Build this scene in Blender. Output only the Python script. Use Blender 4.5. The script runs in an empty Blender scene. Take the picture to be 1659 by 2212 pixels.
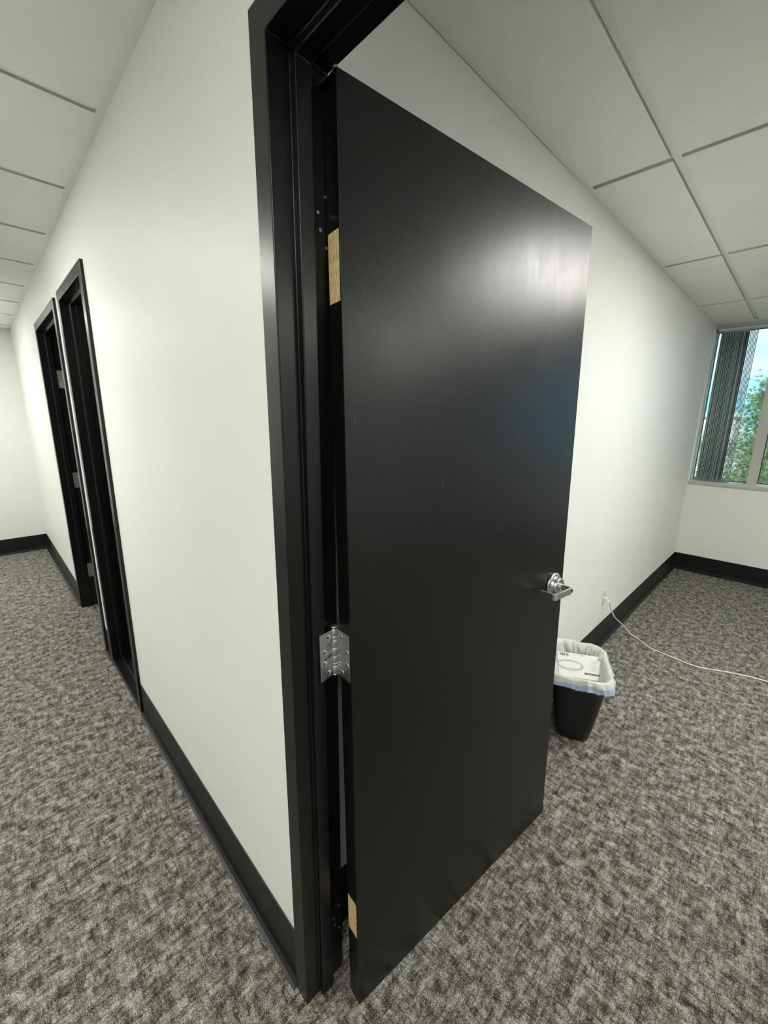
import bpy, bmesh, math, random
from mathutils import Vector, Matrix, noise
random.seed(7)
C = bpy.context.scene.collection
SC = bpy.context.scene
PI = math.pi

# ------------------------------------------------------------------ camera
f_px, pitch, yaw, roll, cam_d, cam_h = 881.9, -.2231, .7922, .0111, .4277, 1.5613
fw = Vector((math.cos(yaw)*math.cos(pitch), math.sin(yaw)*math.cos(pitch), math.sin(pitch)))
rt = Vector((math.sin(yaw), -math.cos(yaw), 0)); up = rt.cross(fw)
r2 = math.cos(roll)*rt + math.sin(roll)*up; u2 = -math.sin(roll)*rt + math.cos(roll)*up
cam = bpy.data.cameras.new('camera'); co = bpy.data.objects.new('camera', cam); C.objects.link(co)
cam.sensor_fit = 'VERTICAL'; cam.sensor_height = 36; cam.sensor_width = 27; cam.lens = f_px/2212*36
cam.clip_start = .02; cam.clip_end = 400
co.matrix_world = Matrix(((r2.x, u2.x, -fw.x, -cam_d), (r2.y, u2.y, -fw.y, 0), (r2.z, u2.z, -fw.z, cam_h), (0, 0, 0, 1)))
SC.camera = co
SC.view_settings.view_transform = 'Standard'; SC.view_settings.look = 'None'
SC.view_settings.exposure = 1.05; SC.view_settings.gamma = 1; SC.view_settings.use_curve_mapping = False
SC.cycles.use_denoising = True
SC.cycles.max_bounces = 8; SC.cycles.diffuse_bounces = 5; SC.cycles.transparent_max_bounces = 12

# ------------------------------------------------------------------ sky and sun
W = bpy.data.worlds.new('sky'); SC.world = W; W.use_nodes = True
nt = W.node_tree; nt.nodes.clear()
def N(t, typ, **kw):
    n = t.nodes.new(typ)
    for k, v in kw.items(): setattr(n, k, v)
    return n
tc = N(nt, 'ShaderNodeTexCoord'); mp = N(nt, 'ShaderNodeMapping'); mp.inputs['Scale'].default_value = (3, 3, 9)
nz = N(nt, 'ShaderNodeTexNoise'); nz.inputs['Scale'].default_value = 1.6; nz.inputs['Detail'].default_value = 6
rp = N(nt, 'ShaderNodeValToRGB'); rp.color_ramp.elements[0].position = .42; rp.color_ramp.elements[1].position = .72
sep = N(nt, 'ShaderNodeSeparateXYZ'); rg = N(nt, 'ShaderNodeValToRGB')
rg.color_ramp.elements[0].position = .0; rg.color_ramp.elements[0].color = (.20, .60, .80, 1)
rg.color_ramp.elements[1].position = .45; rg.color_ramp.elements[1].color = (.045, .28, .52, 1)
mx = N(nt, 'ShaderNodeMixRGB'); mx.inputs[2].default_value = (.55, .66, .72, 1)
bg = N(nt, 'ShaderNodeBackground'); bg.inputs['Strength'].default_value = .95
wo = N(nt, 'ShaderNodeOutputWorld')
L = nt.links.new
L(tc.outputs['Generated'], mp.inputs[0]); L(mp.outputs[0], nz.inputs[0]); L(nz.outputs[0], rp.inputs[0])
L(tc.outputs['Generated'], sep.inputs[0]); L(sep.outputs[2], rg.inputs[0])
L(rp.outputs[0], mx.inputs[0]); L(rg.outputs[0], mx.inputs[1]); L(mx.outputs[0], bg.inputs[0]); L(bg.outputs[0], wo.inputs[0])
sun = bpy.data.lights.new('sun', 'SUN'); sun.energy = 2.6; sun.angle = .01; sun.color = (1, .96, .88)
so = bpy.data.objects.new('sun', sun); C.objects.link(so); so.rotation_euler = (math.radians(18), math.radians(-48), 0)

TROFFER_HALL = 10.3      # radiance of the corridor light panels
TROFFER_ROOM = 11.0     # radiance of the office light panels

# ------------------------------------------------------------------ materials
def mat(name, col=(.8, .8, .8), rough=.5, metal=0, spec=.5, **kw):
    m = bpy.data.materials.new(name); m.use_nodes = True
    b = m.node_tree.nodes['Principled BSDF']
    b.inputs['Base Color'].default_value = (*col, 1); b.inputs['Roughness'].default_value = rough
    b.inputs['Metallic'].default_value = metal; b.inputs['Specular IOR Level'].default_value = spec
    for k, v in kw.items(): b.inputs[k.replace('_', ' ')].default_value = v
    return m
def grain(m, scale=300, bump=.1, dist=.001, var=0, coords='Object'):
    t = m.node_tree; b = t.nodes['Principled BSDF']
    tc = N(t, 'ShaderNodeTexCoord'); n = N(t, 'ShaderNodeTexNoise'); n.inputs['Scale'].default_value = scale; n.inputs['Detail'].default_value = 4
    t.links.new(tc.outputs[coords], n.inputs[0])
    bp = N(t, 'ShaderNodeBump'); bp.inputs['Strength'].default_value = bump; bp.inputs['Distance'].default_value = dist
    t.links.new(n.outputs[0], bp.inputs['Height']); t.links.new(bp.outputs[0], b.inputs['Normal'])
    if var:
        n2 = N(t, 'ShaderNodeTexNoise'); n2.inputs['Scale'].default_value = 2.2; n2.inputs['Detail'].default_value = 3
        t.links.new(tc.outputs[coords], n2.inputs[0])
        c = b.inputs['Base Color'].default_value[:3]
        r = N(t, 'ShaderNodeValToRGB'); r.color_ramp.elements[0].position = .3; r.color_ramp.elements[1].position = .7
        r.color_ramp.elements[0].color = (*[x*(1-var) for x in c], 1); r.color_ramp.elements[1].color = (*[min(1, x*(1+var)) for x in c], 1)
        t.links.new(n2.outputs[0], r.inputs[0]); t.links.new(r.outputs[0], b.inputs['Base Color'])
    return m
M = {}
M['wall'] = grain(mat('wall_paint', (.80, .81, .775), .46, spec=.22), 260, .12, .0006, .012)
M['tile'] = grain(mat('ceiling_tile', (.88, .90, .865), .9, spec=.2), 190, .5, .0012, .03)
M['grid'] = grain(mat('ceiling_grid', (.84, .87, .82), .5), 90, .05, .0005, .03)
M['tile_edge'] = mat('tile_cut_edge_shade', (.52, .53, .49), .9)  # raw board edge, darkened to paint shade into the tile joints
M['gap'] = mat('dark_gap', (.05, .055, .05), .9)
M['frame'] = grain(mat('black_frame_paint', (.0042, .0050, .0052), .31, spec=.40), 420, .05, .0003)
M['base'] = grain(mat('black_vinyl_base', (.006, .0072, .0075), .42, spec=.35), 60, .05, .0005)
M['recess'] = mat('hinge_recess_black', (.003, .003, .003), .5)
M['steel'] = grain(mat('zinc_steel', (.64, .66, .65), .36, metal=1), 150, .12, .0004, .05)
M['chrome'] = mat('satin_chrome', (.66, .66, .64), .30, metal=1)
M['screwdark'] = mat('screw_slot', (.02, .02, .02), .5)
M['ink'] = mat('black_ink', (.02, .02, .022), .6)
M['black_plastic'] = grain(mat('black_plastic', (.003, .003, .0035), .4), 500, .1, .0004)
M['white_plastic'] = mat('white_plastic', (.80, .79, .72), .35)
M['ivory'] = mat('ivory_socket', (.66, .64, .56), .4)
M['slot'] = mat('socket_slot', (.03, .03, .03), .6)
M['cord'] = mat('cord_white', (.78, .76, .68), .4)
M['sill'] = mat('sill_white', (.84, .88, .88), .25)
M['alu'] = mat('window_frame_beige', (.50, .495, .46), .4)
M['gasket'] = mat('window_gasket', (.01, .012, .014), .5)
M['vane'] = grain(mat('blind_vane', (.50, .60, .60), .6), 400, .1, .0003)
M['clip'] = mat('carrier_clip', (.85, .88, .9), .4)
M['paper'] = grain(mat('paper', (.70, .70, .68), .7), 30, .05, .001)
M['grey_print'] = mat('grey_print', (.30, .31, .31), .7)
M['dark_print'] = mat('dark_print', (.07, .075, .08), .7)
M['light_print'] = mat('light_print', (.47, .47, .46), .7)
M['scuff'] = mat('scuff', (.09, .09, .085), .55)
M['bare'] = mat('bare_wood_chip', (.55, .45, .32), .8)
M['outside_wall'] = grain(mat('pale_render', (.75, .72, .66), .8), 5, .1, .01, .05)
M['outside_glass'] = mat('dark_window', (.05, .06, .07), .2)
M['asphalt'] = grain(mat('dry_ground', (.36, .32, .26), .9), 3, .3, .02, .2)
M['bark'] = grain(mat('bark', (.42, .36, .30), .9), 20, .5, .02, .2)

def emis(name, col, s):
    m = bpy.data.materials.new(name); m.use_nodes = True; t = m.node_tree; t.nodes.clear()
    e = N(t, 'ShaderNodeEmission'); e.inputs[0].default_value = (*col, 1); e.inputs[1].default_value = s
    o = N(t, 'ShaderNodeOutputMaterial'); t.links.new(e.outputs[0], o.inputs[0]); return m
M['lamp_hall'] = emis('diffuser_hall', (1, .985, .93), TROFFER_HALL)
M['lamp_room'] = emis('diffuser_room', (1, .975, .915), TROFFER_ROOM)

def glass(name, tint):
    m = bpy.data.materials.new(name); m.use_nodes = True; t = m.node_tree; t.nodes.clear()
    tr = N(t, 'ShaderNodeBsdfTransparent'); tr.inputs[0].default_value = (*tint, 1)
    g = N(t, 'ShaderNodeBsdfGlossy'); g.inputs['Roughness'].default_value = .02
    fr = N(t, 'ShaderNodeFresnel'); fr.inputs[0].default_value = 1.45
    mx = N(t, 'ShaderNodeMixShader'); o = N(t, 'ShaderNodeOutputMaterial')
    t.links.new(fr.outputs[0], mx.inputs[0]); t.links.new(tr.outputs[0], mx.inputs[1]); t.links.new(g.outputs[0], mx.inputs[2]); t.links.new(mx.outputs[0], o.inputs[0])
    return m
M['glass'] = glass('window_glass', (.93, .97, .97)); M['glass_dark'] = glass('sidelight_glass', (.35, .45, .42))

def math_node(t, op, a, b=None, clamp=False):
    n = N(t, 'ShaderNodeMath', operation=op); n.use_clamp = clamp
    for i, v in enumerate((a, b)):
        if v is None: continue
        if isinstance(v, (int, float)): n.inputs[i].default_value = v
        else: t.links.new(v, n.inputs[i])
    return n.outputs[0]
def ramp(t, src, stops):
    r = N(t, 'ShaderNodeValToRGB'); e = r.color_ramp.elements
    while len(e) < len(stops): e.new(.5)
    for el, (p, c) in zip(e, stops): el.position = p; el.color = (*c, 1) if len(c) == 3 else c
    t.links.new(src, r.inputs[0]); return r.outputs[0]
def noise_tex(t, vec, scale, sx=1, sy=1, sz=1, detail=3, rough=.55, off=0):
    mp = N(t, 'ShaderNodeMapping'); mp.inputs['Scale'].default_value = (sx, sy, sz); mp.inputs['Location'].default_value = (off, off*.7, 0)
    n = N(t, 'ShaderNodeTexNoise'); n.inputs['Scale'].default_value = scale; n.inputs['Detail'].default_value = detail; n.inputs['Roughness'].default_value = rough
    t.links.new(vec, mp.inputs[0]); t.links.new(mp.outputs[0], n.inputs[0]); return n.outputs[0]
def carpet():
    m = bpy.data.materials.new('carpet_tile'); m.use_nodes = True; t = m.node_tree; b = t.nodes['Principled BSDF']
    tc = N(t, 'ShaderNodeTexCoord'); v = tc.outputs['Object']
    bw = lambda c: (c, c, c)
    # crosshatch: thin dark dashes along both weave directions
    h1 = ramp(t, noise_tex(t, v, 1, 24, 110, 1, 3, .6), [(.36, bw(0)), (.52, bw(1))])
    h2 = ramp(t, noise_tex(t, v, 1, 110, 24, 1, 3, .6, 3.3), [(.36, bw(0)), (.52, bw(1))])
    h3 = ramp(t, noise_tex(t, v, 1, 18, 52, 1, 3, .6, 8), [(.36, bw(0)), (.60, bw(1))])
    h4 = ramp(t, noise_tex(t, v, 1, 52, 18, 1, 3, .6, 5), [(.36, bw(0)), (.60, bw(1))])
    dash = math_node(t, 'ADD', math_node(t, 'MULTIPLY', math_node(t, 'MINIMUM', h1, h2), .38), math_node(t, 'MULTIPLY', math_node(t, 'ADD', h3, h4), .34))
    loop = N(t, 'ShaderNodeTexVoronoi'); loop.inputs['Scale'].default_value = 300; t.links.new(v, loop.inputs[0])
    fib = noise_tex(t, v, 420, 1, 1, 1, 2, .6, 1)
    fibr = ramp(t, fib, [(.34, bw(0)), (.62, bw(1))])
    loopv = ramp(t, loop.outputs['Distance'], [(.12, bw(1)), (.62, bw(0))])
    patch = ramp(t, noise_tex(t, v, 22, 1, 1, 1, 4, .65, 11), [(.34, bw(0)), (.62, bw(1))])
    a = math_node(t, 'MULTIPLY', fibr, .46); a = math_node(t, 'ADD', a, math_node(t, 'MULTIPLY', loopv, .34))
    a = math_node(t, 'ADD', a, math_node(t, 'MULTIPLY', dash, .64)); a = math_node(t, 'ADD', a, math_node(t, 'MULTIPLY', patch, .26))
    a = math_node(t, 'SUBTRACT', a, .415, True)
    grey = ramp(t, a, [(.12, (.030, .027, .020)), (.5, (.205, .195, .168)), (.86, (.58, .58, .53))])
    brown = ramp(t, a, [(.12, (.028, .018, .012)), (.5, (.145, .118, .096)), (.9, (.42, .37, .33))])
    bsel = ramp(t, noise_tex(t, v, 17, 1, 1, 1, 3, .6, 19), [(.48, bw(0)), (.68, bw(.7))])
    mc = N(t, 'ShaderNodeMix', data_type='RGBA'); t.links.new(bsel, mc.inputs[0]); t.links.new(grey, mc.inputs[6]); t.links.new(brown, mc.inputs[7])
    t.links.new(mc.outputs[2], b.inputs['Base Color']); b.inputs['Roughness'].default_value = .95; b.inputs['Specular IOR Level'].default_value = .15
    bp = N(t, 'ShaderNodeBump'); bp.inputs['Strength'].default_value = .8; bp.inputs['Distance'].default_value = .003
    t.links.new(a, bp.inputs['Height']); t.links.new(bp.outputs[0], b.inputs['Normal'])
    return m
M['carpet'] = carpet()
def osb():
    m = bpy.data.materials.new('particle_board'); m.use_nodes = True; t = m.node_tree; b = t.nodes['Principled BSDF']
    tc = N(t, 'ShaderNodeTexCoord'); v = tc.outputs['Object']
    a = noise_tex(t, v, 1, 60, 260, 70, 4, .7)
    c = ramp(t, a, [(.30, (.20, .11, .035)), (.40, (.58, .40, .17)), (.6, (.80, .64, .34)), (.75, (.86, .74, .46))])
    t.links.new(c, b.inputs['Base Color']); b.inputs['Roughness'].default_value = .8; return m
M['osb'] = osb()
def door_mat():
    m = mat('door_black_laminate', (.0030, .0032, .0030), .34, spec=.46); t = m.node_tree; b = t.nodes['Principled BSDF']
    tc = N(t, 'ShaderNodeTexCoord'); v = tc.outputs['Object']
    big = noise_tex(t, v, 3.2, 1, 1, 1, 5, .6, 2); fine = noise_tex(t, v, 1, 60, 60, 9, 4, .6, 5)
    s = math_node(t, 'ADD', math_node(t, 'MULTIPLY', big, .16), math_node(t, 'MULTIPLY', fine, .06))
    spx = N(t, 'ShaderNodeSeparateXYZ'); t.links.new(v, spx.inputs[0])
    reg = math_node(t, 'MULTIPLY', ramp(t, math_node(t, 'MULTIPLY', spx.outputs[0], 1.0), [(.35, (0, 0, 0)), (.55, (1, 1, 1))]), ramp(t, math_node(t, 'MULTIPLY', spx.outputs[2], .4), [(.66, (0, 0, 0)), (.76, (1, 1, 1))]))
    stain = ramp(t, noise_tex(t, v, 1, 7, 7, 4, 8, .62, 4.4), [(.50, (0, 0, 0)), (.57, (1, 1, 1))])
    stn = math_node(t, 'MULTIPLY', reg, stain)
    r = math_node(t, 'ADD', math_node(t, 'ADD', s, .225), math_node(t, 'MULTIPLY', stn, -.014)); t.links.new(r, b.inputs['Roughness'])
    mc = N(t, 'ShaderNodeMix', data_type='RGBA'); t.links.new(stn, mc.inputs[0]); mc.inputs[6].default_value = (.0026, .0029, .0028, 1); mc.inputs[7].default_value = (.020, .019, .017, 1)
    t.links.new(mc.outputs[2], b.inputs['Base Color'])
    bp = N(t, 'ShaderNodeBump'); bp.inputs['Strength'].default_value = .06; bp.inputs['Distance'].default_value = .001
    t.links.new(noise_tex(t, v, 700, 1, 1, .3, 2), bp.inputs['Height']); t.links.new(bp.outputs[0], b.inputs['Normal'])
    return m
M['door'] = door_mat()
def liner_mat(name, col, tr):
    m = bpy.data.materials.new(name); m.use_nodes = True; t = m.node_tree; t.nodes.clear()
    d = N(t, 'ShaderNodeBsdfDiffuse'); d.inputs[0].default_value = (*col, 1)
    tl = N(t, 'ShaderNodeBsdfTranslucent'); tl.inputs[0].default_value = (*col, 1)
    g = N(t, 'ShaderNodeBsdfGlossy'); g.inputs['Roughness'].default_value = .3
    m1 = N(t, 'ShaderNodeMixShader'); m1.inputs[0].default_value = tr; m2 = N(t, 'ShaderNodeMixShader'); m2.inputs[0].default_value = .08
    o = N(t, 'ShaderNodeOutputMaterial')
    t.links.new(d.outputs[0], m1.inputs[1]); t.links.new(tl.outputs[0], m1.inputs[2]); t.links.new(m1.outputs[0], m2.inputs[1]); t.links.new(g.outputs[0], m2.inputs[2]); t.links.new(m2.outputs[0], o.inputs[0])
    return m
M['liner'] = liner_mat('liner_white', (.86, .88, .84), .35); M['liner_blue'] = liner_mat('liner_blue', (.52, .68, .90), .3)
def leaf_mat(name, c1, c2):
    m = mat(name, c1, .6); t = m.node_tree; b = t.nodes['Principled BSDF']
    tc = N(t, 'ShaderNodeTexCoord'); c = ramp(t, noise_tex(t, tc.outputs['Object'], 3, 1, 1, 1, 4), [(.35, c1), (.65, c2)])
    t.links.new(c, b.inputs['Base Color']); return m
M['needle'] = leaf_mat('pine_needles', (.12, .24, .07), (.34, .46, .16)); M['needle2'] = leaf_mat('blue_pine_needles', (.14, .22, .13), (.36, .45, .30))

# ------------------------------------------------------------------ geometry helpers
def box(bm, x0, x1, y0, y1, z0, z1, mi=0, mx=None):
    vs = [bm.verts.new(Vector(p)) for p in ((x0, y0, z0), (x1, y0, z0), (x1, y1, z0), (x0, y1, z0), (x0, y0, z1), (x1, y0, z1), (x1, y1, z1), (x0, y1, z1))]
    if mx is not None:
        for v in vs: v.co = mx @ v.co
    for f in ((3, 2, 1, 0), (4, 5, 6, 7), (0, 1, 5, 4), (1, 2, 6, 5), (2, 3, 7, 6), (3, 0, 4, 7)):
        bm.faces.new([vs[i] for i in f]).material_index = mi
    return vs
def lathe(bm, prof, n=32, mx=None, mi=0):
    rings = []
    for r, z in prof:
        rings.append([bm.verts.new((mx or Matrix()) @ Vector((r*math.cos(2*PI*k/n), r*math.sin(2*PI*k/n), z))) for k in range(n)])
    for a, b in zip(rings, rings[1:]):
        for k in range(n): 
            f = bm.faces.new((a[k], a[(k+1) % n], b[(k+1) % n], b[k])); f.smooth = True; f.material_index = mi
    bm.faces.new(rings[0][::-1]).material_index = mi; bm.faces.new(rings[-1]).material_index = mi
def tube(bm, pts, rad, n=8, mi=0, flat=None):
    pts = [Vector(p) for p in pts]; rings = []
    ref = Vector((0, 0, 1))
    for i, p in enumerate(pts):
        d = (pts[min(i+1, len(pts)-1)] - pts[max(i-1, 0)]).normalized()
        if abs(d.dot(ref)) > .95: ref = Vector((1, 0, 0))
        a = d.cross(ref).normalized(); b = a.cross(d)
        r = rad(i/(len(pts)-1)) if callable(rad) else rad
        rings.append([bm.verts.new(p + a*r*math.cos(2*PI*k/n) + b*r*math.sin(2*PI*k/n)) for k in range(n)])
    for A, B in zip(rings, rings[1:]):
        for k in range(n):
            f = bm.faces.new((A[k], A[(k+1) % n], B[(k+1) % n], B[k])); f.smooth = True; f.material_index = mi
    bm.faces.new(rings[0][::-1]); bm.faces.new(rings[-1])
def spline(pts, n=12):
    pts = [Vector(p) for p in pts]; out = []
    P = [pts[0]*2-pts[1]] + pts + [pts[-1]*2-pts[-2]]
    for i in range(1, len(P)-2):
        for k in range(n):
            t = k/n; a, b, c, d = P[i-1], P[i], P[i+1], P[i+2]
            out.append(.5*((2*b) + (c-a)*t + (2*a-5*b+4*c-d)*t*t + (3*b-a-3*c+d)*t**3))
    out.append(pts[-1]); return out
def obj(name, bm, m, parent=None, bevel=0, seg=2, recalc=True):
    if recalc: bmesh.ops.recalc_face_normals(bm, faces=bm.faces[:])
    me = bpy.data.meshes.new(name); bm.to_mesh(me); bm.free()
    for x in (m if isinstance(m, (list, tuple)) else [m]): me.materials.append(x)
    o = bpy.data.objects.new(name, me); C.objects.link(o)
    if parent: o.parent = parent
    if bevel:
        md = o.modifiers.new('bevel', 'BEVEL'); md.width = bevel; md.segments = seg; md.limit_method = 'ANGLE'; md.angle_limit = math.radians(40); md.harden_normals = False
    return o
def empty(name, loc=(0, 0, 0), rot=None, mtx=None):
    o = bpy.data.objects.new(name, None); C.objects.link(o); o.empty_display_size = .1
    if mtx is not None: o.matrix_world = mtx
    else:
        o.location = loc
        if rot: o.rotation_euler = rot
    return o
def tag(o, label, cat, group=None, kind=None):
    o['label'] = label; o['category'] = cat
    if group: o['group'] = group
    if kind: o['kind'] = kind
    return o
def struct(o, label, cat): return tag(o, label, cat, kind='structure')
def BM(): return bmesh.new()

# ------------------------------------------------------------------ layout
HC, HR = 2.476, 2.502                 # corridor and office ceiling heights
YB = .802                             # office side wall
XW = 4.853                            # window wall
YE = 6.2                              # far end of the corridor
XL = -2.35                            # other side of the corridor
YN = -3.4                             # near end behind the camera
T0, T1 = 0.0, .098                    # partition wall between corridor and office
BH = .18                              # black base height
ZF = 2.206                            # top of the door frames
FR = .0508

# floor
bm = BM(); box(bm, XL, XW+.15, YN, YE, -.1, 0)
struct(obj('floor', bm, M['carpet']), 'grey brown loop carpet with crosshatched fleck pattern over the whole floor', 'floor')

# partition wall with three openings
bm = BM(); top = 2.75
for y0, y1, z0 in ((YN, -.25, 0), (-.25, .73, ZF-.02), (.73, 2.277, 0), (2.277, 2.919, ZF-.02), (2.919, 3.098, 0), (3.098, 4.033, ZF-.02), (4.033, YE, 0)):
    box(bm, T0, T1, y0, y1, z0, top)
struct(obj('wall_middle', bm, M['wall']), 'off white partition wall with three black framed openings receding to the left', 'wall')
bm = BM(); box(bm, T1, XW+.2, YB, YB+.1, 0, top)
struct(obj('wall_back', bm, M['wall']), 'off white office wall behind the open black door', 'wall')
bm = BM(); box(bm, XL-.1, 3.2, YE, YE+.1, 0, top)
struct(obj('wall_far', bm, M['wall']), 'off white wall closing the far end of the corridor', 'wall')
bm = BM(); box(bm, XL-.1, XL, YN-.1, YE+.1, 0, top)
struct(obj('wall_left', bm, M['wall']), 'off white wall on the camera side of the corridor', 'wall')
bm = BM(); box(bm, XL-.1, XW+.2, YN-.1, YN, 0, top)
struct(obj('wall_near', bm, M['wall']), 'off white wall behind the camera', 'wall')
bm = BM(); box(bm, 3.1, 3.2, YB+.1, YE, 0, top)
struct(obj('wall_inner', bm, M['wall']), 'wall of the dark room behind the far openings', 'wall')
# window wall: opening z .955 .. 2.485, y -3.0 .. .785
WY0, WY1, WZ0, WZ1 = -3.05, .787, .955, 2.485
bm = BM()
box(bm, XW, XW+.2, YN-.1, YB+.1, 0, WZ0); box(bm, XW, XW+.2, YN-.1, YB+.1, WZ1, top)
box(bm, XW, XW+.2, WY1, YB+.1, WZ0, WZ1); box(bm, XW, XW+.2, YN-.1, WY0, WZ0, WZ1)
struct(obj('wall_right', bm, M['wall']), 'off white wall under and around the office window', 'wall')

# ceilings: dropped tegular tiles in a white grid
def ceiling(name, xs, ys, H, x0, x1, y0, y1, skip, label, joined=()):
    bm = BM(); g = .013
    for i in range(len(xs)-1):
        for j in range(len(ys)-1):
            if (i, j) in skip or (i, j) in joined: continue
            a, b, c, d = xs[i], xs[i+1], ys[j], ys[j+1]
            if (i+1, j) in joined: b = xs[i+2]
            dz = random.uniform(-.0012, .0012)
            box(bm, a+g+.001, b-g-.001, c+g+.001, d-g-.001, H-.010+dz, H+.02, 0)
    for i, x in enumerate(xs[1:-1], 1):
        for j in range(len(ys)-1):
            if (i, j) not in joined: box(bm, x-g, x+g, ys[j]+g, ys[j+1]-g, H+.001, H+.012, 1)
    for y in ys[1:-1]: box(bm, x0, x1, y-g, y+g, H-.0015, H+.012, 1)
    box(bm, x0-.02, x1+.02, y0-.02, y1+.02, H+.0205, H+.06, 2)
    bmesh.ops.recalc_face_normals(bm, faces=bm.faces[:])
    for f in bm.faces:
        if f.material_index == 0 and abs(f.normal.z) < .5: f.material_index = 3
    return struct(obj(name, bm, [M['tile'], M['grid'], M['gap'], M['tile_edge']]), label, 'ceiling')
rx = [T1, .302, .911, 1.521, 2.130, 2.740, 3.350, 3.959, XW]; ry = [YN, -2.554, -1.944, -1.334, -.724, -.115, .495, YB]
ceiling('ceiling', rx, ry, HR, T1, XW, YN, YB, {(3, 4), (4, 4), (3, 1), (4, 1)}, 'off white dropped ceiling tiles of the office in a white grid', {(i, j) for i in (2, 4, 6) for j in range(7)} )
hx = [XL, -1.84, -.63, 0]; hy = [YN] + [1.679+.6096*k for k in range(-8, 8)][0:] ; hy = [y for y in hy if y < YE-.1] + [YE]
hx = [XL, -1.84, -.62, T0]
hy = sorted(set(round(y, 4) for y in hy))
def cell(ys, y): return max(i for i, v in enumerate(ys) if v <= y)
hl = [cell(hy, 2.5), cell(hy, 5.0), cell(hy, -.4)]
ceiling('ceiling.001', hx, hy, HC, XL, T0, YN, YE, {(1, j) for j in hl}, 'off white dropped ceiling tiles of the corridor in a white grid')
bm = BM(); box(bm, T1, 3.2, YB+.1, YE, 2.5, 2.56)
struct(obj('ceiling.002', bm, M['tile']), 'ceiling of the dark room behind the far openings', 'ceiling')

# light panels set in the grid
def troffer(x0, x1, y0, y1, H, m, label):
    t = empty('ceiling_light', ((x0+x1)/2, (y0+y1)/2, H)); a, b = (x1-x0)/2-.013, (y1-y0)/2-.013
    bm = BM()
    for s in (box(bm, -a, a, -b, -b+.03, -.004, .03), box(bm, -a, a, b-.03, b, -.004, .03), box(bm, -a, -a+.03, -b+.03, b-.03, -.004, .03), box(bm, a-.03, a, -b+.03, b-.03, -.004, .03)): pass
    box(bm, -a, a, -b, b, .03, .06)
    obj('light_frame', bm, M['grid'], t)
    bm = BM(); box(bm, -a+.03, a-.03, -b+.03, b-.03, .002, .006); obj('diffuser', bm, m, t)
    tag(t, label, 'ceiling light', 'recessed ceiling light panels'); return t
troffer(1.521, 2.740, -.724, -.115, HR, M['lamp_room'], 'recessed office light panel nearest the open door')
troffer(1.521, 2.740, -2.554, -1.944, HR, M['lamp_room'], 'recessed office light panel deepest in the room')
for j, w in zip(hl, ('over the second opening of the corridor', 'nearest the far corridor wall', 'behind the camera')):
    troffer(hx[1], hx[2], hy[j], hy[j+1], HC, M['lamp_hall'], 'recessed corridor light panel ' + w)

# wall angles: thin white ledge round each ceiling, with small gaps to the wall
def angle(name, pts, nrm, z, label, w=.022):
    p0, p1 = Vector(pts[0]), Vector(pts[1]); n = Vector(nrm); L_ = (p1-p0).length; d = (p1-p0)/L_
    bm = BM(); k = int(L_/.12); prev = None
    for i in range(k+1):
        s = L_*i/k; g = max(0, .0035*(noise.noise(Vector((s*1.1, z*7, L_)))))+.0002
        q = p0+d*s
        cur = [bm.verts.new((q+n*gg).to_tuple()[:2]+(zz,)) for gg, zz in ((g, z-.001), (w, z-.001), (w, z+.004), (g, z+.02), )]
        if prev:
            for a in range(4):
                bm.faces.new((prev[a], prev[(a+1) % 4], cur[(a+1) % 4], cur[a]))
        prev = cur
    struct(obj(name, bm, M['grid']), label, 'wall angle')
angle('trim_4', ((T0, YN, 0), (T0, YE, 0)), (-1, 0, 0), HC-.009, 'thin white ceiling ledge along the top of the corridor partition')
angle('trim_5', ((T1, YB, 0), (XW, YB, 0)), (0, -1, 0), HR-.009, 'thin white ceiling ledge along the top of the office wall')
angle('trim_6', ((XW, YN, 0), (XW, YB, 0)), (-1, 0, 0), HR-.009, 'thin white ceiling ledge above the office window')
angle('trim_7', ((XL, YE, 0), (T0, YE, 0)), (0, -1, 0), HC-.009, 'thin white ceiling ledge on the far corridor wall')

# black cove base
def baseboard(name, segs, label):
    bm = BM()
    for (p0, p1, n) in segs:
        p0, p1, n = Vector((*p0, 0)), Vector((*p1, 0)), Vector((*n, 0))
        k = max(1, int((p1-p0).length/.05)); prof = [(0, BH), (.0035, BH-.001), (.004, .03), (.007, .012), (.016, .004), (.024, .001), (.024, -.01), (0, -.01)]
        prev = None
        for i in range(k+1):
            q = p0.lerp(p1, i/k); wv = .0012*noise.noise(Vector((q.x*3, q.y*3, 5)))
            cur = [bm.verts.new(q+n*(a+(wv+.0006 if a > .001 and z > .1 else 0)*0)+Vector((0, 0, z+(wv if z > .1 else 0)))) for a, z in prof]
            if prev:
                for a in range(len(prof)): bm.faces.new((prev[a], prev[(a+1) % len(prof)], cur[(a+1) % len(prof)], cur[a]))
            else: bm.faces.new(cur)
            prev = cur
        bm.faces.new(prev[::-1])
    return struct(obj(name, bm, M['base']), label, 'baseboard')
baseboard('baseboard_middle', [((0, .749), (0, 2.257), (-1, 0)), ((0, 2.939), (0, 3.078), (-1, 0)), ((0, 4.053), (0, YE), (-1, 0)), ((0, YN), (0, -.271), (-1, 0))], 'black vinyl base along the foot of the corridor partition')
baseboard('baseboard_far', [((XL, YE), (0, YE), (0, -1))], 'black vinyl base on the far corridor wall')
baseboard('baseboard_back', [((T1, YB), (XW, YB), (0, -1))], 'black vinyl base on the office wall behind the door')
baseboard('baseboard_right', [((XW, YN), (XW, YB), (-1, 0))], 'black vinyl base under the office window')
baseboard('baseboard_left', [((XL, YN), (XL, YE), (1, 0))], 'black vinyl base on the camera side of the corridor')

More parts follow.
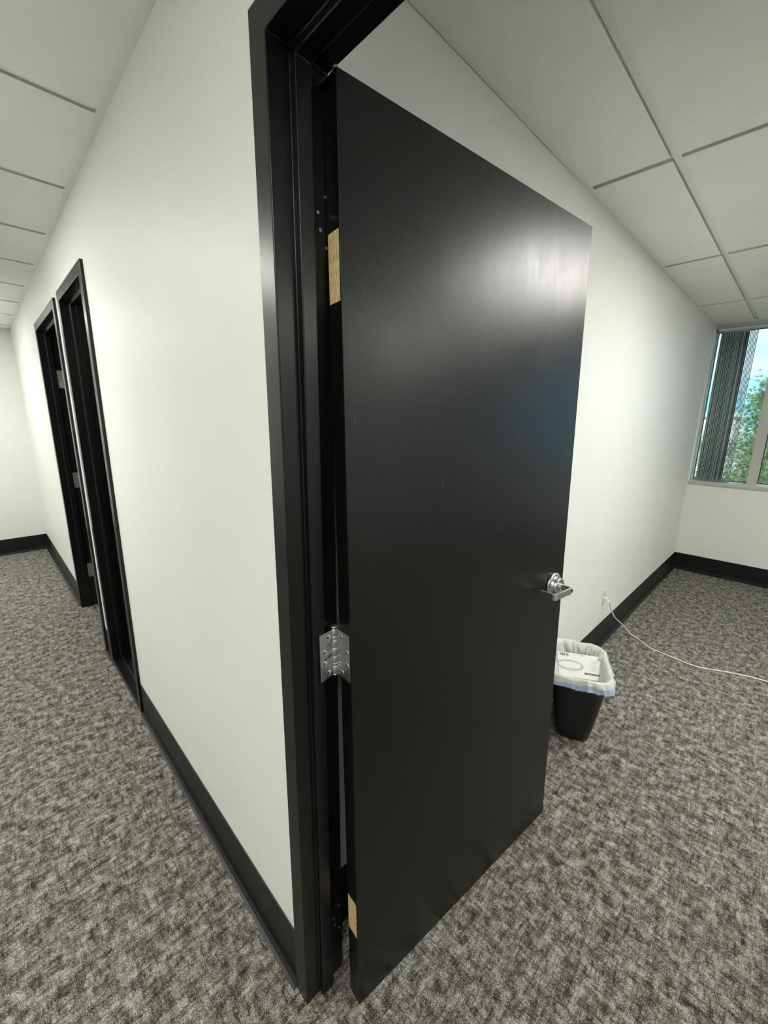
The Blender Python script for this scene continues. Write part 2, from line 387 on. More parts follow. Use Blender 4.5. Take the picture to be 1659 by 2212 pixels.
# ------------------------------------------------------------------ black door frames (swept double rabbet profile)
PROF = [(T0-.001, 0), (-.013, 0), (-.013, FR), (.031, FR), (.031, FR+.016), (.064, FR+.016), (.064, FR), (.111, FR), (.111, 0), (T1+.001, 0)]
def door_frame(name, ya, yb, label, sill=False):
    # ya: outer edge of far jamb (bigger y), yb: outer edge of near jamb
    bm = BM(); rings = []
    for (fy, fz) in ((lambda t: ya-t, lambda t: -.005), (lambda t: ya-t, lambda t: ZF-t), (lambda t: yb+t, lambda t: ZF-t), (lambda t: yb+t, lambda t: -.005)):
        rings.append([bm.verts.new((x, fy(t), fz(t))) for x, t in PROF])
    n = len(PROF)
    for A, B in zip(rings, rings[1:]):
        for k in range(n-1): bm.faces.new((A[k], A[k+1], B[k+1], B[k]))
    # closing backs so that the steel has body
    for A, B in zip(rings, rings[1:]): bm.faces.new((A[n-1], A[0], B[0], B[n-1]))
    if sill:
        box(bm, -.013, .111, yb+FR-.002, ya-FR+.002, -.005, .03)
        box(bm, .031, .064, yb+FR-.002, ya-FR+.002, .03, .045)
    # mitre seams
    o = obj(name, bm, M['frame'], bevel=.0024, seg=4)
    return struct(o, label, 'door frame')
f1 = door_frame('trim_1', .749, -.271, 'large black steel door frame with stop nearest the camera')
f2 = door_frame('trim_2', 2.939, 2.257, 'narrow black sidelight frame between the near and far doorways', True)
f3 = door_frame('trim_3', 4.053, 3.078, 'farthest black steel door frame in the corridor with hinge leaves on its jamb')
bm = BM(); box(bm, .044, .051, 2.30, 2.896, .035, ZF-FR-.012)
g = obj('sidelight_pane', bm, M['glass_dark'], f2)

def screw(bm, c, n, r=.0042, mi=0):
    n = Vector(n).normalized(); q = n.to_track_quat('Z', 'Y').to_matrix().to_4x4(); m = Matrix.Translation(Vector(c)) @ q
    lathe(bm, [(r*.98, 0), (r, .0004), (r*.75, .0010), (r*.4, .0012)], 14, m, 0)
    for a in (0, PI/2):
        box(bm, -r*.62, r*.62, -r*.13, r*.13, .0006, .00135, 1, m @ Matrix.Rotation(a+.5, 4, 'Z'))

YJ = .749-FR      # hinge jamb rabbet plane of the near frame
def recess(z0, z1, x0=.070, x1=.1105):
    bm = BM(); box(bm, x0, x1, YJ-.0006, YJ+.0006, z0, z1, 0)
    for (dx, dz) in ((.03, .12), (.012, .38), (.016, .62), (.031, .86)):
        m = Matrix.Translation((x0+dx, YJ-.0006, z0+(z1-z0)*(1-dz))) @ Vector((0, -1, 0)).to_track_quat('Z', 'Y').to_matrix().to_4x4()
        lathe(bm, [(.0036, 0), (.0034, .0005), (.0018, .0003)], 12, m, 1)
    o = obj('hinge_recess', bm, [M['recess'], M['steel']], f1); o['label'] = 'black empty hinge recess with screw holes'
recess(1.861, 1.975); recess(.140, .252); recess(.975, 1.095)

# hinge leaves on the far frame
def far_leaf(z0, z1):
    e = empty('hinge', (0, 0, 0)); e.parent = f3
    bm = BM(); box(bm, .068, .112, 4.053-FR-.003, 4.053-FR, z0, z1); obj('hinge_leaf', bm, M['steel'], e, bevel=.0005)
    bm = BM()
    for k, (dx, dz) in enumerate(((.03, .14), (.012, .4), (.012, .62), (.03, .88))): screw(bm, (.068+dx, 4.053-FR-.003, z0+(z1-z0)*dz), (0, -1, 0), .004)
    obj('screw', bm, [M['chrome'], M['screwdark']], e)
far_leaf(1.005, 1.125); far_leaf(.255, .37)
# paper on the far jamb
bm = BM(); n_ = 10
vs = [[None]*5 for _ in range(n_)]
for i in range(n_):
    for j in range(5):
        x = .062+.052*j/4 + (.002*math.sin(i*1.7) if j in (0,) else 0); z = 1.765+.125*i/(n_-1) - (.006 if i == 0 and j == 4 else 0)
        vs[i][j] = bm.verts.new((x, 4.0-.002+.0008*math.sin(i+j), z))
for i in range(n_-1):
    for j in range(4): bm.faces.new((vs[i][j], vs[i][j+1], vs[i+1][j+1], vs[i+1][j]))
bmesh.ops.solidify(bm, geom=bm.faces[:], thickness=.0006)
pap = obj('paper_note', bm, M['paper']); tag(pap, 'small white paper scrap with scribbled marks stuck on the farthest door jamb', 'paper')
bm = BM()
for (x, z, r) in ((.090, 1.878, .005), (.073, 1.852, .005), (.077, 1.822, .0045), (.100, 1.787, .005)):
    pts = [(x+r*math.cos(a*PI/6), 3.9955, z+r*math.sin(a*PI/6)) for a in range(13)]; tube(bm, pts, .0009, 5)
tube(bm, [(.081, 3.9955, 1.868), (.088, 3.9955, 1.858), (.084, 3.9955, 1.848), (.094, 3.9955, 1.838), (.092, 3.9955, 1.828), (.103, 3.9955, 1.822)], .0013, 5)
obj('pencil_mark', bm, M['ink'], pap)

# ------------------------------------------------------------------ the open door
an, lean = .1041, -.0280
dx = Vector((math.cos(an), -math.sin(an), 0)); dn = Vector((-math.sin(an), -math.cos(an), 0)); zz = Vector((0, 0, 1))
uz = math.cos(lean)*zz + math.sin(lean)*dn; un = -math.sin(lean)*zz + math.cos(lean)*dn
# local axes: X along the door width, Y away from the camera side (into the thickness), Z up
D = Matrix(((dx.x, -un.x, uz.x, .0881), (dx.y, -un.y, uz.y, .5965), (dx.z, -un.z, uz.z, .0047), (0, 0, 0, 1)))
door = empty('door_1', mtx=D); DW, DH, DT = .914, 2.136, .0445
tag(door, 'open black flush door leaning in the near doorway with chrome lever', 'door', kind='structure')
bm = BM(); box(bm, 0, DW, 0, DT, 0, DH)
panel = obj('door_panel', bm, M['door'], door)
cuts = []
MORT = ((1.773, 1.895), (.226, .338))
for z0, z1 in MORT + ((.974, 1.092),):
    bm = BM(); box(bm, -.01, .0028, .0055 if z0 < 1 or z0 > 1.5 else .0045, DT+.01, z0, z1); cuts.append(obj('cut', bm, M['door'], door))
for c in cuts:
    md = panel.modifiers.new('b', 'BOOLEAN'); md.object = c; md.operation = 'DIFFERENCE'; md.solver = 'EXACT'
bpy.context.view_layer.update()
dg = bpy.context.evaluated_depsgraph_get()
me = bpy.data.meshes.new_from_object(panel.evaluated_get(dg)); panel.modifiers.clear(); panel.data = me
for c in cuts: bpy.data.objects.remove(c)
md = panel.modifiers.new('bevel', 'BEVEL'); md.width = .0013; md.segments = 3; md.limit_method = 'ANGLE'
for z0, z1 in MORT:
    bm = BM(); box(bm, .0010, .0027, .0058, DT-.0006, z0+.0003, z1-.0003)
    o = obj('hinge_mortise', bm, M['osb'], door); o['label'] = 'bare tan particle board where a hinge is missing'
    bm2 = BM()
    for dy, dz in ((.025, .11), (.012, .38), (.027, .40), (.011, .66), (.026, .80), (.024, .93)):
        lathe(bm2, [(.0016, 0), (.0012, .0002)], 8, Matrix.Translation((.0011, dy, z1-(z1-z0)*dz)) @ Matrix.Rotation(-PI/2, 4, 'Y'))
    obj('screw_hole', bm2, M['bark'], o)
# chip at the top hinge corner
bm = BM(); vs = [bm.verts.new(p) for p in ((-.004, .001, DH-.004), (.004, -.001, DH-.001), (-.003, .006, DH+.001), (.001, .001, DH+.004))]
for f in ((0, 1, 3), (1, 2, 3), (2, 0, 3), (0, 2, 1)): bm.faces.new([vs[i] for i in f])
o = obj('wood_chip', bm, M['bare'], door); o['label'] = 'pale bare chip at the top corner'
# scuffs
def to_local(px, py):
    r = (fw + r2*((px-829.5)/f_px) - u2*((py-1106)/f_px)); o_ = Vector((-cam_d, 0, cam_h)); q = D.translation
    t = (q-o_).dot(un)/r.dot(un); return D.inverted() @ (o_+r*t)
bm = BM()
SCUFF = [((960, 1030), (954, 1056), .0016), ((1026, 1256), (1025, 1278), .0014), ((1052, 1374), (1036, 1392), .0004), ((1078, 740), (1074, 764), .0005), ((784, 620), (789, 640), .0008), ((886, 1256), (900, 1250), .0006), ((745, 560), (752, 575), .0005), ((768, 900), (764, 925), .0006), ((860, 1480), (868, 1500), .0003)]
for a, b, w in SCUFF:
    p, q = to_local(*a), to_local(*b); pts = [p.lerp(q, k/5)+Vector((.0012*math.sin(k*2.1), 0, 0)) for k in range(6)]
    for k in range(5):
        w0, w1 = w*math.sin(PI*(k+.15)/5.3), w*math.sin(PI*(k+1.15)/5.3)
        y = -.00025
        v = [bm.verts.new(x) for x in ((pts[k].x-w0, y, pts[k].z), (pts[k].x+w0, y, pts[k].z), (pts[k+1].x+w1, y, pts[k+1].z), (pts[k+1].x-w1, y, pts[k+1].z))]
        bm.faces.new(v)
bmesh.ops.solidify(bm, geom=bm.faces[:], thickness=.0002)
obj('scuff_mark', bm, M['scuff'], door)
# middle hinge
h = empty('hinge'); h.parent = door; KX, KY = -.0055, .0595
hz0, hz1 = .976, 1.090
bm = BM(); box(bm, -.0003, .0027, .0050, KY-.002, hz0, hz1); lf = obj('hinge_leaf', bm, M['steel'], h, bevel=.0004)
bm = BM()
for dy, dz in ((.0375, .13), (.0140, .38), (.0150, .66), (.0365, .90)): screw(bm, (-.0003, dy, hz1-(hz1-hz0)*dz), (-1, 0, 0), .0062)
obj('screw', bm, [M['chrome'], M['screwdark']], h)
bm = BM()
zs = [hz0-.004, hz0+.001, hz0+.022, hz0+.030, hz0+.047, hz0+.068, hz0+.088, hz0+.097, hz1+.001, hz1+.008]
for i, (a, b) in enumerate(zip(zs, zs[1:])):
    r = .0066
    if i == 0: pr = [(.004, a), (.0056, a+.002), (.0056, b)]
    elif i == len(zs)-2: pr = [(.0050, a), (.0082, a+.002), (.0085, a+.004), (.0075, a+.006), (.004, a+.0068)]
    else: pr = [(r-.0006, a+.0004), (r, a+.0012), (r, b-.0012), (r-.0006, b-.0004)]
    lathe(bm, pr, 20, Matrix.Translation((KX, KY, 0)))
obj('hinge_knuckle', bm, M['steel'], h)
# free jamb leaf, swung towards the corridor
ja = empty('jamb_leaf'); ja.parent = h; ja.location = (KX, KY, 0)
jdir = D.to_3x3().inverted() @ Vector((-.0435, -.0065, 0)); ja.rotation_euler = (0, 0, math.atan2(jdir.y, jdir.x))
bm = BM(); box(bm, .004, .046, -.0015, .0015, hz0, hz1)
lf2 = obj('hinge_leaf', bm, M['steel'], ja, bevel=.0005)
side = 1  # face towards the camera in leaf space
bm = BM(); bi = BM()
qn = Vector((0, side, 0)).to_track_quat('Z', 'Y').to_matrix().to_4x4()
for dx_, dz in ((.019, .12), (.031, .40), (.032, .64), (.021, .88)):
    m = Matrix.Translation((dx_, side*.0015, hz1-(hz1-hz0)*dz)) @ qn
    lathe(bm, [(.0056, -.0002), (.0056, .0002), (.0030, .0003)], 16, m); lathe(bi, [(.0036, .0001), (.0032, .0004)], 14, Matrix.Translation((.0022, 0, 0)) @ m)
obj('screw_hole', bm, M['white_plastic'], ja); obj('hole_shadow', bi, M['screwdark'], ja)  # pale rings paint the lit rims of the holes, dark discs their shade
def text(s, size, m, parent, mtx, name='lettering', ext=.0002):
    cu = bpy.data.curves.new(name, 'FONT'); cu.body = s; cu.size = size; cu.extrude = ext; cu.align_x = 'CENTER'; cu.align_y = 'CENTER'
    o = bpy.data.objects.new(name, cu); C.objects.link(o); bpy.context.view_layer.update()
    me = bpy.data.meshes.new_from_object(o.evaluated_get(bpy.context.evaluated_depsgraph_get())); bpy.data.objects.remove(o)
    me.materials.clear(); me.materials.append(m)
    o = bpy.data.objects.new(name, me); C.objects.link(o); o.parent = parent; o.matrix_local = mtx; return o
# frame for writing on the leaf: x along -leaf (reads left to right for the camera)
ex = Vector((-1, 0, 0)); ez = Vector((0, side, 0)); ey = ez.cross(ex)
if ey.z < 0: ex = -ex; ey = ez.cross(ex)
def leafm(x, z, rz=0):
    m = Matrix(((ex.x, ey.x, ez.x, x), (ex.y, ey.y, ez.y, side*.0017), (ex.z, ey.z, ez.z, z), (0, 0, 0, 1))); return m @ Matrix.Rotation(rz, 4, 'Z')
text('41500', .0105, M['ink'], ja, leafm(.022, hz0+.052, .12))
text('4-1/2', .0095, M['ink'], ja, leafm(.020, hz1-.040, .35), ext=.0003); text('x4-1/2', .0090, M['ink'], ja, leafm(.017, hz1-.030, .35), ext=.0003)

# lever handle
lv = empty('lever_handle', (.848, 0, 1.0)); lv.parent = door
R90 = Matrix.Rotation(PI/2, 4, 'X')      # lathe axis towards the camera side (-Y)
bm = BM(); lathe(bm, [(.0435, 0), (.0435, .006), (.041, .009), (.038, .0085), (.0355, .010)], 48, R90); lathe(bm, [(.0355, .008), (.031, .012), (.0285, .018), (.0285, .026), (.026, .0275)], 48, R90); lathe(bm, [(.012, .025), (.0115, .034)], 32, R90)
obj('rose', bm, M['chrome'], lv)
# bar section swept: out from the door, back towards the hinge side, return to the door
def bar(bm, path, hz, th):
    P = [Vector((p[0], p[1], 0)) for p in path]; sec = []
    for i, p in enumerate(P):
        a = (P[i]-P[i-1]).normalized() if i else (P[1]-P[0]).normalized(); b = (P[i+1]-P[i]).normalized() if i < len(P)-1 else a
        n1 = Vector((-a.y, a.x, 0)); n2 = Vector((-b.y, b.x, 0)); n = (n1+n2).normalized(); n = n/max(.5, n.dot(n1))
        sec.append([bm.verts.new(p+n*s*th/2+Vector((0, 0, t*hz/2))) for s, t in ((-1, -1), (1, -1), (1, 1), (-1, 1))])
    for A, B in zip(sec, sec[1:]):
        for k in range(4): bm.faces.new((A[k], A[(k+1) % 4], B[(k+1) % 4], B[k]))
    bm.faces.new(sec[0][::-1]); bm.faces.new(sec[-1])
bm = BM(); pth = [(0, -.024), (0, -.058)] + [(-.010+.010*math.cos(a), -.058-.010*math.sin(a)) for a in (PI/8, PI/4, 3*PI/8)] + [(-.010, -.068), (-.092, -.066)] + [(-.092-.009*math.sin(a), -.057-.009*math.cos(a)) for a in (PI/8, PI/4, 3*PI/8)] + [(-.101, -.057), (-.100, -.014)]
bar(bm, pth, .0215, .0068)
obj('lever', bm, M['chrome'], lv, bevel=.0012)
bm = BM(); lathe(bm, [(.0062, 0), (.0062, .0015), (.004, .002)], 20, Matrix.Translation((-.004, -.0705, 0)) @ R90); obj('key_cylinder', bm, M['screwdark'], lv)
bm = BM(); lathe(bm, [(.0024, 0), (.0024, .006), (.0015, .0066)], 14, Matrix.Translation((-.008, -.067, -.0088)) @ Matrix.Rotation(PI, 4, 'X')); obj('set_screw', bm, M['chrome'], lv)
# far side rose and lever of the same lock
bm = BM(); lathe(bm, [(.0435, 0), (.0435, .006), (.0355, .010), (.0285, .018), (.026, .0275)], 40, Matrix.Translation((0, DT, 0)) @ Matrix.Rotation(-PI/2, 4, 'X')); obj('rose', bm, M['chrome'], lv)
bm = BM(); bar(bm, [(0, DT+.024), (0, DT+.060), (-.010, DT+.068), (-.098, DT+.066), (-.100, DT+.02)], .0185, .0065); obj('lever', bm, M['chrome'], lv, bevel=.0012)

# ------------------------------------------------------------------ window
win = empty('window_1', (XW, 0, 0)); struct(win, 'office window with pale frame, sill and mullions looking out on pines', 'window')
bm = BM(); box(bm, -.022, .15, WY0, WY1, WZ0-.012, WZ0+.018); s_ = obj('window_sill', bm, M['sill'], win, bevel=.003)
bm = BM(); box(bm, -.023, -.021, WY0, WY1, WZ0-.013, WZ0+.016); obj('sill_edge', bm, M['alu'], s_)
bm = BM(); box(bm, -.004, .15, WY0, WY1, 2.452, WZ1); obj('head_rail', bm, M['alu'], win, bevel=.002)
bm = BM()
box(bm, .085, .15, WY1-.014, WY1, WZ0+.018, 2.452); box(bm, .085, .15, WY0, WY0+.03, WZ0+.018, 2.452); box(bm, .085, .15, WY0, WY1, 2.43, 2.452); box(bm, .09, .15, WY0, WY1, WZ0+.018, WZ0+.03)
obj('window_frame', bm, M['sill'], win, bevel=.001)
bm = BM(); 
for y in (WY1-.018, WY0+.03): box(bm, .10, .125, y, y+.006, WZ0+.03, 2.43)
box(bm, .10, .125, WY0, WY1, WZ0+.03, WZ0+.036); box(bm, .10, .125, WY0, WY1, 2.424, 2.43)
obj('gasket', bm, M['gasket'], win)
for k in range(3):
    y = .300-1.2*k
    bm = BM(); box(bm, .004, .15, y-.038, y+.038, WZ0+.018, 2.452); o = obj('mullion', bm, M['alu'], win, bevel=.003)
    bm = BM(); box(bm, .10, .125, y-.044, y-.038, WZ0+.03, 2.43); box(bm, .10, .125, y+.038, y+.044, WZ0+.03, 2.43); obj('gasket', bm, M['gasket'], o)
ys_ = [WY1-.014, .338, .262, -.862, -.938, -2.062, -2.138, WY0+.03]
for k in range(4):
    bm = BM(); box(bm, .110, .115, ys_[2*k+1], ys_[2*k], WZ0+.03, 2.43); obj('window_pane', bm, M['glass'], win)

# vertical blind, stacked at the wall end
bl = empty('vertical_blind', (XW+.055, .6, 2.45)); tag(bl, 'grey vertical blind stacked open at the left end of the office window', 'blind')
bm = BM(); box(bm, -.018, .018, -.27, .17, -.016, .001); obj('blind_track', bm, M['clip'], bl, bevel=.001)
def vane(y, rot, name='blind_vane'):
    bm = BM(); n_ = 6; prev = None
    for i in range(n_+1):
        s = -.0445+.089*i/n_; c = .0035*math.cos(PI*(i/n_-.5))
        cur = [bm.verts.new((s, c+d, z)) for d, z in ((0, -.035), (.0008, -.035), (.0008, -1.462), (0, -1.462))]
        if prev:
            for a in range(4): 
                f = bm.faces.new((prev[a], prev[(a+1) % 4], cur[(a+1) % 4], cur[a])); f.smooth = a in (1, 3)
        else: bm.faces.new(cur)
        prev = cur
    bm.faces.new(prev[::-1])
    o = obj(name, bm, M['vane'], bl); o.location = (0, y, 0); o.rotation_euler = (0, 0, rot)
    bm = BM(); box(bm, -.004, .004, -.003, .003, -.040, -.012); obj('carrier_clip', bm, M['clip'], o)
for k in range(19): vane(.722-.6-.0093*k, math.radians(random.uniform(-23, -6)))
for k in range(8): vane(.542-.6-.0098*k, math.radians(7+random.uniform(-.6, .6)))

# ------------------------------------------------------------------ outlet and cord
ot = empty('wall_outlet', (2.505, YB, .383)); tag(ot, 'white duplex wall outlet on the office wall above the black base', 'outlet')
bm = BM(); box(bm, -.035, .035, -.005, 0, -.0575, .0575); cp = obj('cover_plate', bm, M['white_plastic'], ot, bevel=.002)
for z in (.0195, -.0195):
    bm = BM(); box(bm, -.017, .017, -.0075, -.004, z-.014, z+.014); s = obj('socket', bm, M['ivory'], ot, bevel=.001)
    bm = BM(); box(bm, -.0075, -.0055, -.0079, -.007, z-.004, z+.006); box(bm, .0055, .0075, -.0079, -.007, z-.003, z+.005)
    lathe(bm, [(.0025, 0), (.0025, .0006)], 10, Matrix.Translation((0, -.0073, z-.009)) @ R90); obj('socket_slot', bm, M['slot'], s)
bm = BM(); lathe(bm, [(.0032, 0), (.0028, .001)], 12, Matrix.Translation((0, -.005, 0)) @ R90); obj('plate_screw', bm, M['chrome'], ot)
cd = empty('power_cord', (2.505, YB-.008, .3635)); tag(cd, 'white power cord plugged into the wall outlet and trailing over the carpet', 'cord')
bm = BM(); box(bm, -.013, .013, -.022, 0, -.012, .014); lathe(bm, [(.008, 0), (.006, .012), (.0045, .020)], 16, Matrix.Translation((0, -.020, -.002)) @ Matrix.Rotation(PI*.62, 4, 'X')); obj('plug', bm, M['white_plastic'], cd, bevel=.003)
pts = [(0, -.026, -.001), (.003, -.034, -.010), (.012, -.036, -.030), (.034, -.040, -.066), (.066, -.044, -.104), (.125, -.050, -.162), (.196, -.066, -.216), (.262, -.092, -.275), (.300, -.120, -.325), (.325, -.165, -.3560), (.285, -.22, -.3590), (.248, -.268, -.3590), (.224, -.389, -.3590), (.211, -.54, -.3590), (.269, -.664, -.3590), (.314, -.773, -.3590), (.336, -.878, -.3590), (.36, -1.05, -.3590), (.45, -1.35, -.3590), (.40, -1.7, -.3590)]
bm = BM(); tube(bm, spline(pts, 10), .0042, 10); obj('cord', bm, M['cord'], cd)

# ------------------------------------------------------------------ waste bin
def rrect(hx, hy, r, n=80):
    # evenly parameterised rounded rectangle
    out = []; segs = [(hx-r, hy-r, 0), (-(hx-r), hy-r, PI/2), (-(hx-r), -(hy-r), PI), (hx-r, -(hy-r), 3*PI/2)]
    m = n//8
    for i, (cx, cy, a0) in enumerate(segs):
        for k in range(m): out.append((cx+r*math.cos(a0+PI/2*k/(m-1)), cy+r*math.sin(a0+PI/2*k/(m-1))))
        nx = segs[(i+1) % 4]; p = out[-1]; q = (nx[0]+r*math.cos(nx[2]), nx[1]+r*math.sin(nx[2]))
        for k in range(1, m+1): out.append((p[0]+(q[0]-p[0])*k/(m+1), p[1]+(q[1]-p[1])*k/(m+1)))
    return out
def loft(bm, rings, closed_first=False, closed_last=False, mi=lambda i: 0):
    R = [[bm.verts.new(p) for p in r] for r in rings]; n = len(R[0])
    for i, (A, B) in enumerate(zip(R, R[1:])):
        for k in range(n):
            f = bm.faces.new((A[k], A[(k+1) % n], B[(k+1) % n], B[k])); f.smooth = True; f.material_index = mi(i)
    if closed_first: bm.faces.new(R[0][::-1])
    if closed_last: bm.faces.new(R[-1])
BX, BY, BR = 1.586, .622, math.radians(24)
bn = empty('waste_bin', (BX, BY, 0), (0, 0, BR)); tag(bn, 'black plastic waste bin standing on the carpet behind the open door', 'waste bin')
BHH = .375
bm = BM(); rings = []
for (t, ins, z) in ((0, .006, .002), (0, 0, .010), (.25, 0, .09), (.5, 0, .18), (.75, 0, .28), (.97, 0, .355), (.97, -.006, .357), (1, -.007, BHH), (1, .003, BHH), (.97, .005, .35), (.1, .005, .02)):
    hx_, hy_ = .116+.062*t-ins, .080+.042*t-ins; rings.append([(x, y, z) for x, y in rrect(hx_, hy_, .045)])
loft(bm, rings, True, True); obj('bin_body', bm, M['black_plastic'], bn)
# bag folded over the rim
bg_ = empty('bin_liner', (BX, BY, 0), (0, 0, BR)); tag(bg_, 'crumpled translucent white plastic bag lining the black waste bin', 'bin liner')
bm = BM(); rings = []
prof = [(-.022, .24, 0, .014), (-.016, .28, 0, .014), (-.013, .32, 0, .012), (-.010, .345, 0, .010), (-.007, .366, 0, .007), (-.002, .384, 1, .005), (.006, .389, 1, .005), (.0125, .384, 1, .005), (.016, .372, 1, .007), (.019, .362, 1, .009), (.022, .354, 1, .010), (.024, .346, 1, .011), (.027, .336, 1, .012), (.030, .326, 1, .013)]
def ridge(v): return 1-min(1, abs(v)*3.2)
for i, (o_, z, outer, amp) in enumerate(prof):
    t = min(1, z/BHH); hx_, hy_ = .116+.062*t+o_, .080+.042*t+o_; ring = []
    pts = rrect(hx_, hy_, .062, 240)
    for k, (x, y) in enumerate(pts):
        a = math.atan2(y, x); rr_ = math.hypot(x, y)
        nv = noise.noise(Vector((math.cos(a)*3.2, math.sin(a)*3.2, z*9+i*.08)))
        nf = noise.noise(Vector((math.cos(a)*9, math.sin(a)*9, z*12+3)))
        rg_ = ridge(noise.noise(Vector((math.cos(a)*6+z*9, math.sin(a)*6-z*7, 2.2+z*6))))
        d = amp*(nv*1.1+nf*.6+rg_*.7)
        if o_ > .012: d = abs(d)
        elif o_ < -.005: d = -abs(d)*2.0
        dz = (.012*nv+.005*nf)*(1 if i > 9 or i < 3 else .45)
        if i > 5: dz += .024*max(0, math.cos(a+2.59))*min(1, (i-5)/5)
        if i > 10: dz += (.007*math.sin(a*3+.6)+.004*nf)*(i-10)/3
        ring.append((x*(1+d/rr_), y*(1+d/rr_), z+dz))
    rings.append(ring)
loft(bm, rings, mi=lambda i: 1 if i >= 11 else 0)
for f in bm.faces:
    c = f.calc_center_median()
    if c.y > .09 and c.x < .12 and c.z > .355 and math.hypot(c.x, c.y) > .12 and c.y > .128: f.material_index = 1
o = obj('bag', bm, [M['liner'], M['liner_blue']], bg_); 
# inner bag base so the bin reads as lined
bm = BM(); rings = []
for s_c, z in ((1, .24), (.97, .15), (.9, .06), (.2, .05)):
    rings.append([(x*s_c+.004*noise.noise(Vector((x*20, y*20, z*9))), y*s_c, z) for x, y in rrect(.116+.062*z/BHH-.022, .080+.042*z/BHH-.022, .04, 80)])
loft(bm, rings, False, True); obj('bag_bottom', bm, M['liner'], bg_)

# cardboard carton lying in the bag
TL, TR, BRc = Vector((1.638, .742, .352)), Vector((1.735, .556, .357)), Vector((1.592, .523, .322))
ex_ = (TR-TL).normalized(); ey_ = (TR-BRc); ey_ = (ey_-ex_*ey_.dot(ex_)).normalized(); ez_ = ex_.cross(ey_)
if ez_.z < 0: ez_ = -ez_
wB, hB = .204, .168; cen = TL+ex_*wB/2-ey_*hB/2 + Vector((-.012, .006, .008))
Bm = Matrix(((ex_.x, ey_.x, ez_.x, cen.x), (ex_.y, ey_.y, ez_.y, cen.y), (ex_.z, ey_.z, ez_.z, cen.z), (0, 0, 0, 1)))
cb = empty('product_box', mtx=Bm); tag(cb, 'flat white carton printed with a ring shaped lamp lying in the lined bin', 'box')
bm = BM(); box(bm, -wB/2, wB/2, -hB/2, hB/2, -.042, 0); obj('carton', bm, M['paper'], cb, bevel=.0012)
bm = BM(); box(bm, wB/2-.0002, wB/2+.0008, -hB/2+.01, hB/2-.012, -.024, -.022); box(bm, wB/2-.001, wB/2+.004, -.02, .01, -.03, -.012); obj('tuck_flap', bm, M['ivory'], cb)
def flatq(bm, x0, x1, y0, y1): box(bm, x0, x1, y0, y1, -.0001, .0003)
bm = BM()
x = -wB/2+.014
for w in (.002, .001, .003, .001, .002, .002, .001, .003, .001): flatq(bm, x, x+w, hB/2-.026, hB/2-.008); x += w+.0012
x += .004
for w in (.002, .001, .002, .002): flatq(bm, x, x+w, hB/2-.026, hB/2-.008); x += w+.001
flatq(bm, wB/2-.088, wB/2-.076, hB/2-.0135, hB/2-.0085)
obj('barcode', bm, M['dark_print'], cb)
bm = BM(); n_ = 64; rings = []
for rx_, ry_, dz in ((.064, .036, 0), (.053, .024, 0)):
    rings.append([(-.045+rx_*math.cos(2*PI*k/n_), -.004+ry_*math.sin(2*PI*k/n_), .0004) for k in range(n_)])
loft(bm, rings); 
rings = [[(-.045+rx_*math.cos(2*PI*k/n_), -.010+ry_*math.sin(2*PI*k/n_), .0003) for k in range(n_)] for rx_, ry_ in ((.0625, .034), (.060, .0315))]
loft(bm, rings)
obj('ring_print', bm, M['light_print'], cb)
bm = BM(); rings = [[(-.045+rx_*math.cos(2*PI*k/n_), -.004+ry_*math.sin(2*PI*k/n_), .0006) for k in range(n_)] for rx_, ry_ in ((.0555, .0275), (.0535, .0258))]
loft(bm, rings); flatq(bm, -.050, -.042, .021, .026); obj('ring_outline', bm, M['grey_print'], cb)
bm = BM()
for (x0, y, w) in ((.052, .043, .034), (.058, .038, .026), (.055, .033, .030), (.060, .027, .022), (.050, .004, .026), (.052, -.004, .032), (.046, -.010, .034), (.044, -.016, .022), (.054, -.022, .020)):
    xx = x0
    while xx < x0+w: q = random.uniform(.002, .006); flatq(bm, xx, xx+q, y, y+.0022); xx += q+.0012
for k in range(12): flatq(bm, -.028+k*.006, -.024+k*.006, hB/2-.0125, hB/2-.0105)
obj('small_print', bm, M['light_print'], cb)
bm = BM(); flatq(bm, .043, .080, .0135, .0147); obj('print_rule', bm, M['grey_print'], cb)
bm = BM(); flatq(bm, .018, wB/2-.008, -hB/2+.030, -hB/2+.042); bn_ = obj('print_band', bm, M['dark_print'], cb)
bm = BM(); xx = .030
while xx < wB/2-.016: q = random.uniform(.002, .005); box(bm, xx, xx+q, -hB/2+.034, -hB/2+.038, .0002, .0005); xx += q+.0015
obj('band_lettering', bm, M['light_print'], bn_)

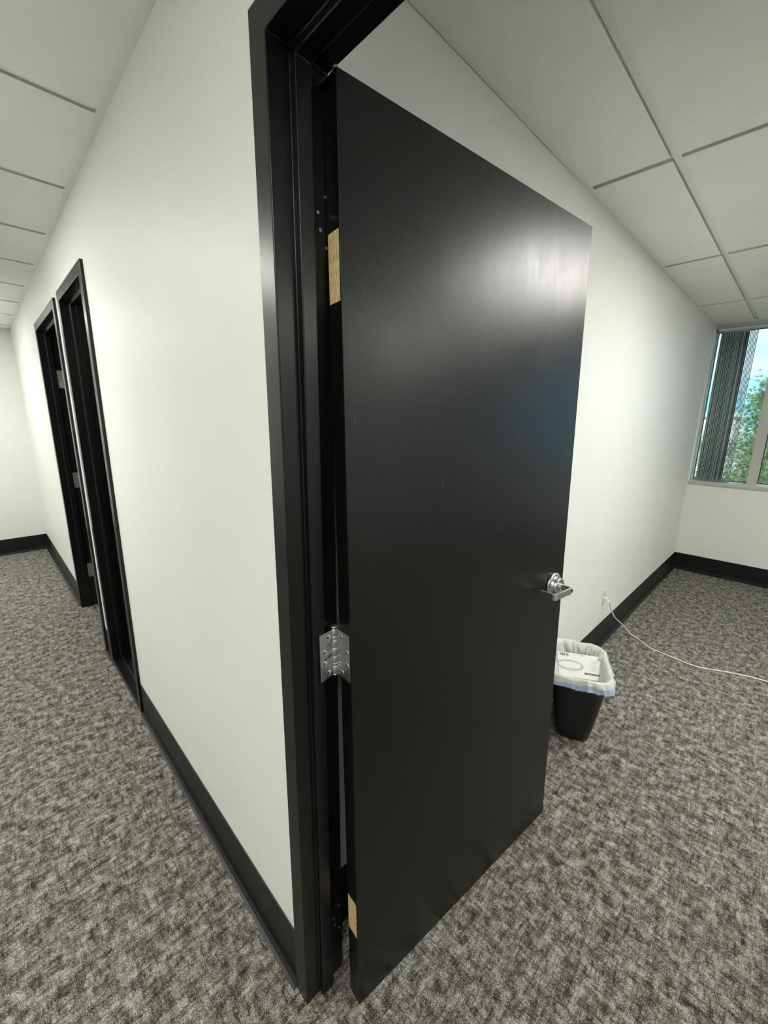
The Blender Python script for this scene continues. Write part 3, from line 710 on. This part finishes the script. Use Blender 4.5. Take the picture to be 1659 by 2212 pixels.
# ------------------------------------------------------------------ outside: ground, buildings, pines
bm = BM(); box(bm, XW+.3, 160, -80, 80, -4.2, -4.0)
struct(obj('ground', bm, M['asphalt']), 'dry ground outside below the office window', 'ground')
b = empty('building', (60, 9.5, -4)); tag(b, 'pale low building seen past the left edge of the blind', 'building')
bm = BM(); box(bm, -5, 5, -4.2, 6, 0, 6.2); obj('wall', bm, M['outside_wall'], b)
bm = BM(); box(bm, -5.3, 5.3, -4.5, 6.3, 6.2, 6.6); obj('roof', bm, M['sill'], b)
for k in range(4):
    for j in range(2):
        bm = BM(); box(bm, -5.05, -4.95, -3.4+k*2.3, -2.0+k*2.3, 1.0+j*2.6, 2.4+j*2.6); obj('window', bm, M['outside_glass'], b)
def pine(x, y, h, spread, m, label, seed, nb=46, zg=-4.0, dens=40):
    rnd = random.Random(seed); t = empty('pine_tree', (x, y, zg)); tag(t, label, 'tree', 'pine trees outside the window')
    bm = BM(); fo = BM()
    trunk = [(.15*noise.noise(Vector((k*.5, seed, 0))), .15*noise.noise(Vector((k*.5, seed, 9))), h*k/12) for k in range(13)]
    tube(bm, trunk, lambda s: .14*(1-s)+.02, 8)
    for i in range(nb):
        s = .28+.72*(i+.5)/nb; k = min(11, int(s*12)); base = Vector(trunk[k]).lerp(Vector(trunk[k+1]), s*12-k)
        a = i*2.399+rnd.uniform(-.4, .4); ln = spread*(1.12-s)**.6*rnd.uniform(.7, 1.1)
        d = Vector((math.cos(a), math.sin(a), rnd.uniform(.0, .45))).normalized()
        P = [base+d*ln*q+Vector((0, 0, -.10*ln*math.sin(q*PI)+.12*ln*q*q)) for q in (0, .25, .5, .75, 1)]
        tube(bm, P, lambda q: .03*(1-q)+.006, 5)
        for c in range(dens):
            q = rnd.uniform(.25, 1.05); kk = min(3, int(q*4)); c0 = P[kk].lerp(P[kk+1], q*4-kk) + Vector([rnd.gauss(0, .13*spread) for _ in range(3)])
            tuft = Vector([rnd.gauss(0, 1) for _ in range(3)]) + d*1.5; tuft.normalize()
            for n_ in range(20):
                v = (tuft + Vector([rnd.gauss(0, .55) for _ in range(3)])).normalized(); w = v.cross(Vector((rnd.random(), rnd.random(), rnd.random()))).normalized()*.0035
                l2 = rnd.uniform(.07, .13)
                f = fo.faces.new([fo.verts.new(c0-w), fo.verts.new(c0+w), fo.verts.new(c0+v*l2)])
    obj('trunk', bm, M['bark'], t); obj('foliage', fo, m, t, recalc=False)
pine(15.2, .55, 6.5, 1.6, M['needle'], 'yellow green pine tree nearest the window beside the blind', 3, 110, dens=80)
pine(18.5, -3.6, 7.6, 2.1, M['needle2'], 'taller blue green pine tree to the right of the window mullion', 5, 70)
pine(23, 3.0, 4.9, 1.5, M['needle2'], 'low pine tree behind the stacked blind vanes', 8, 50)
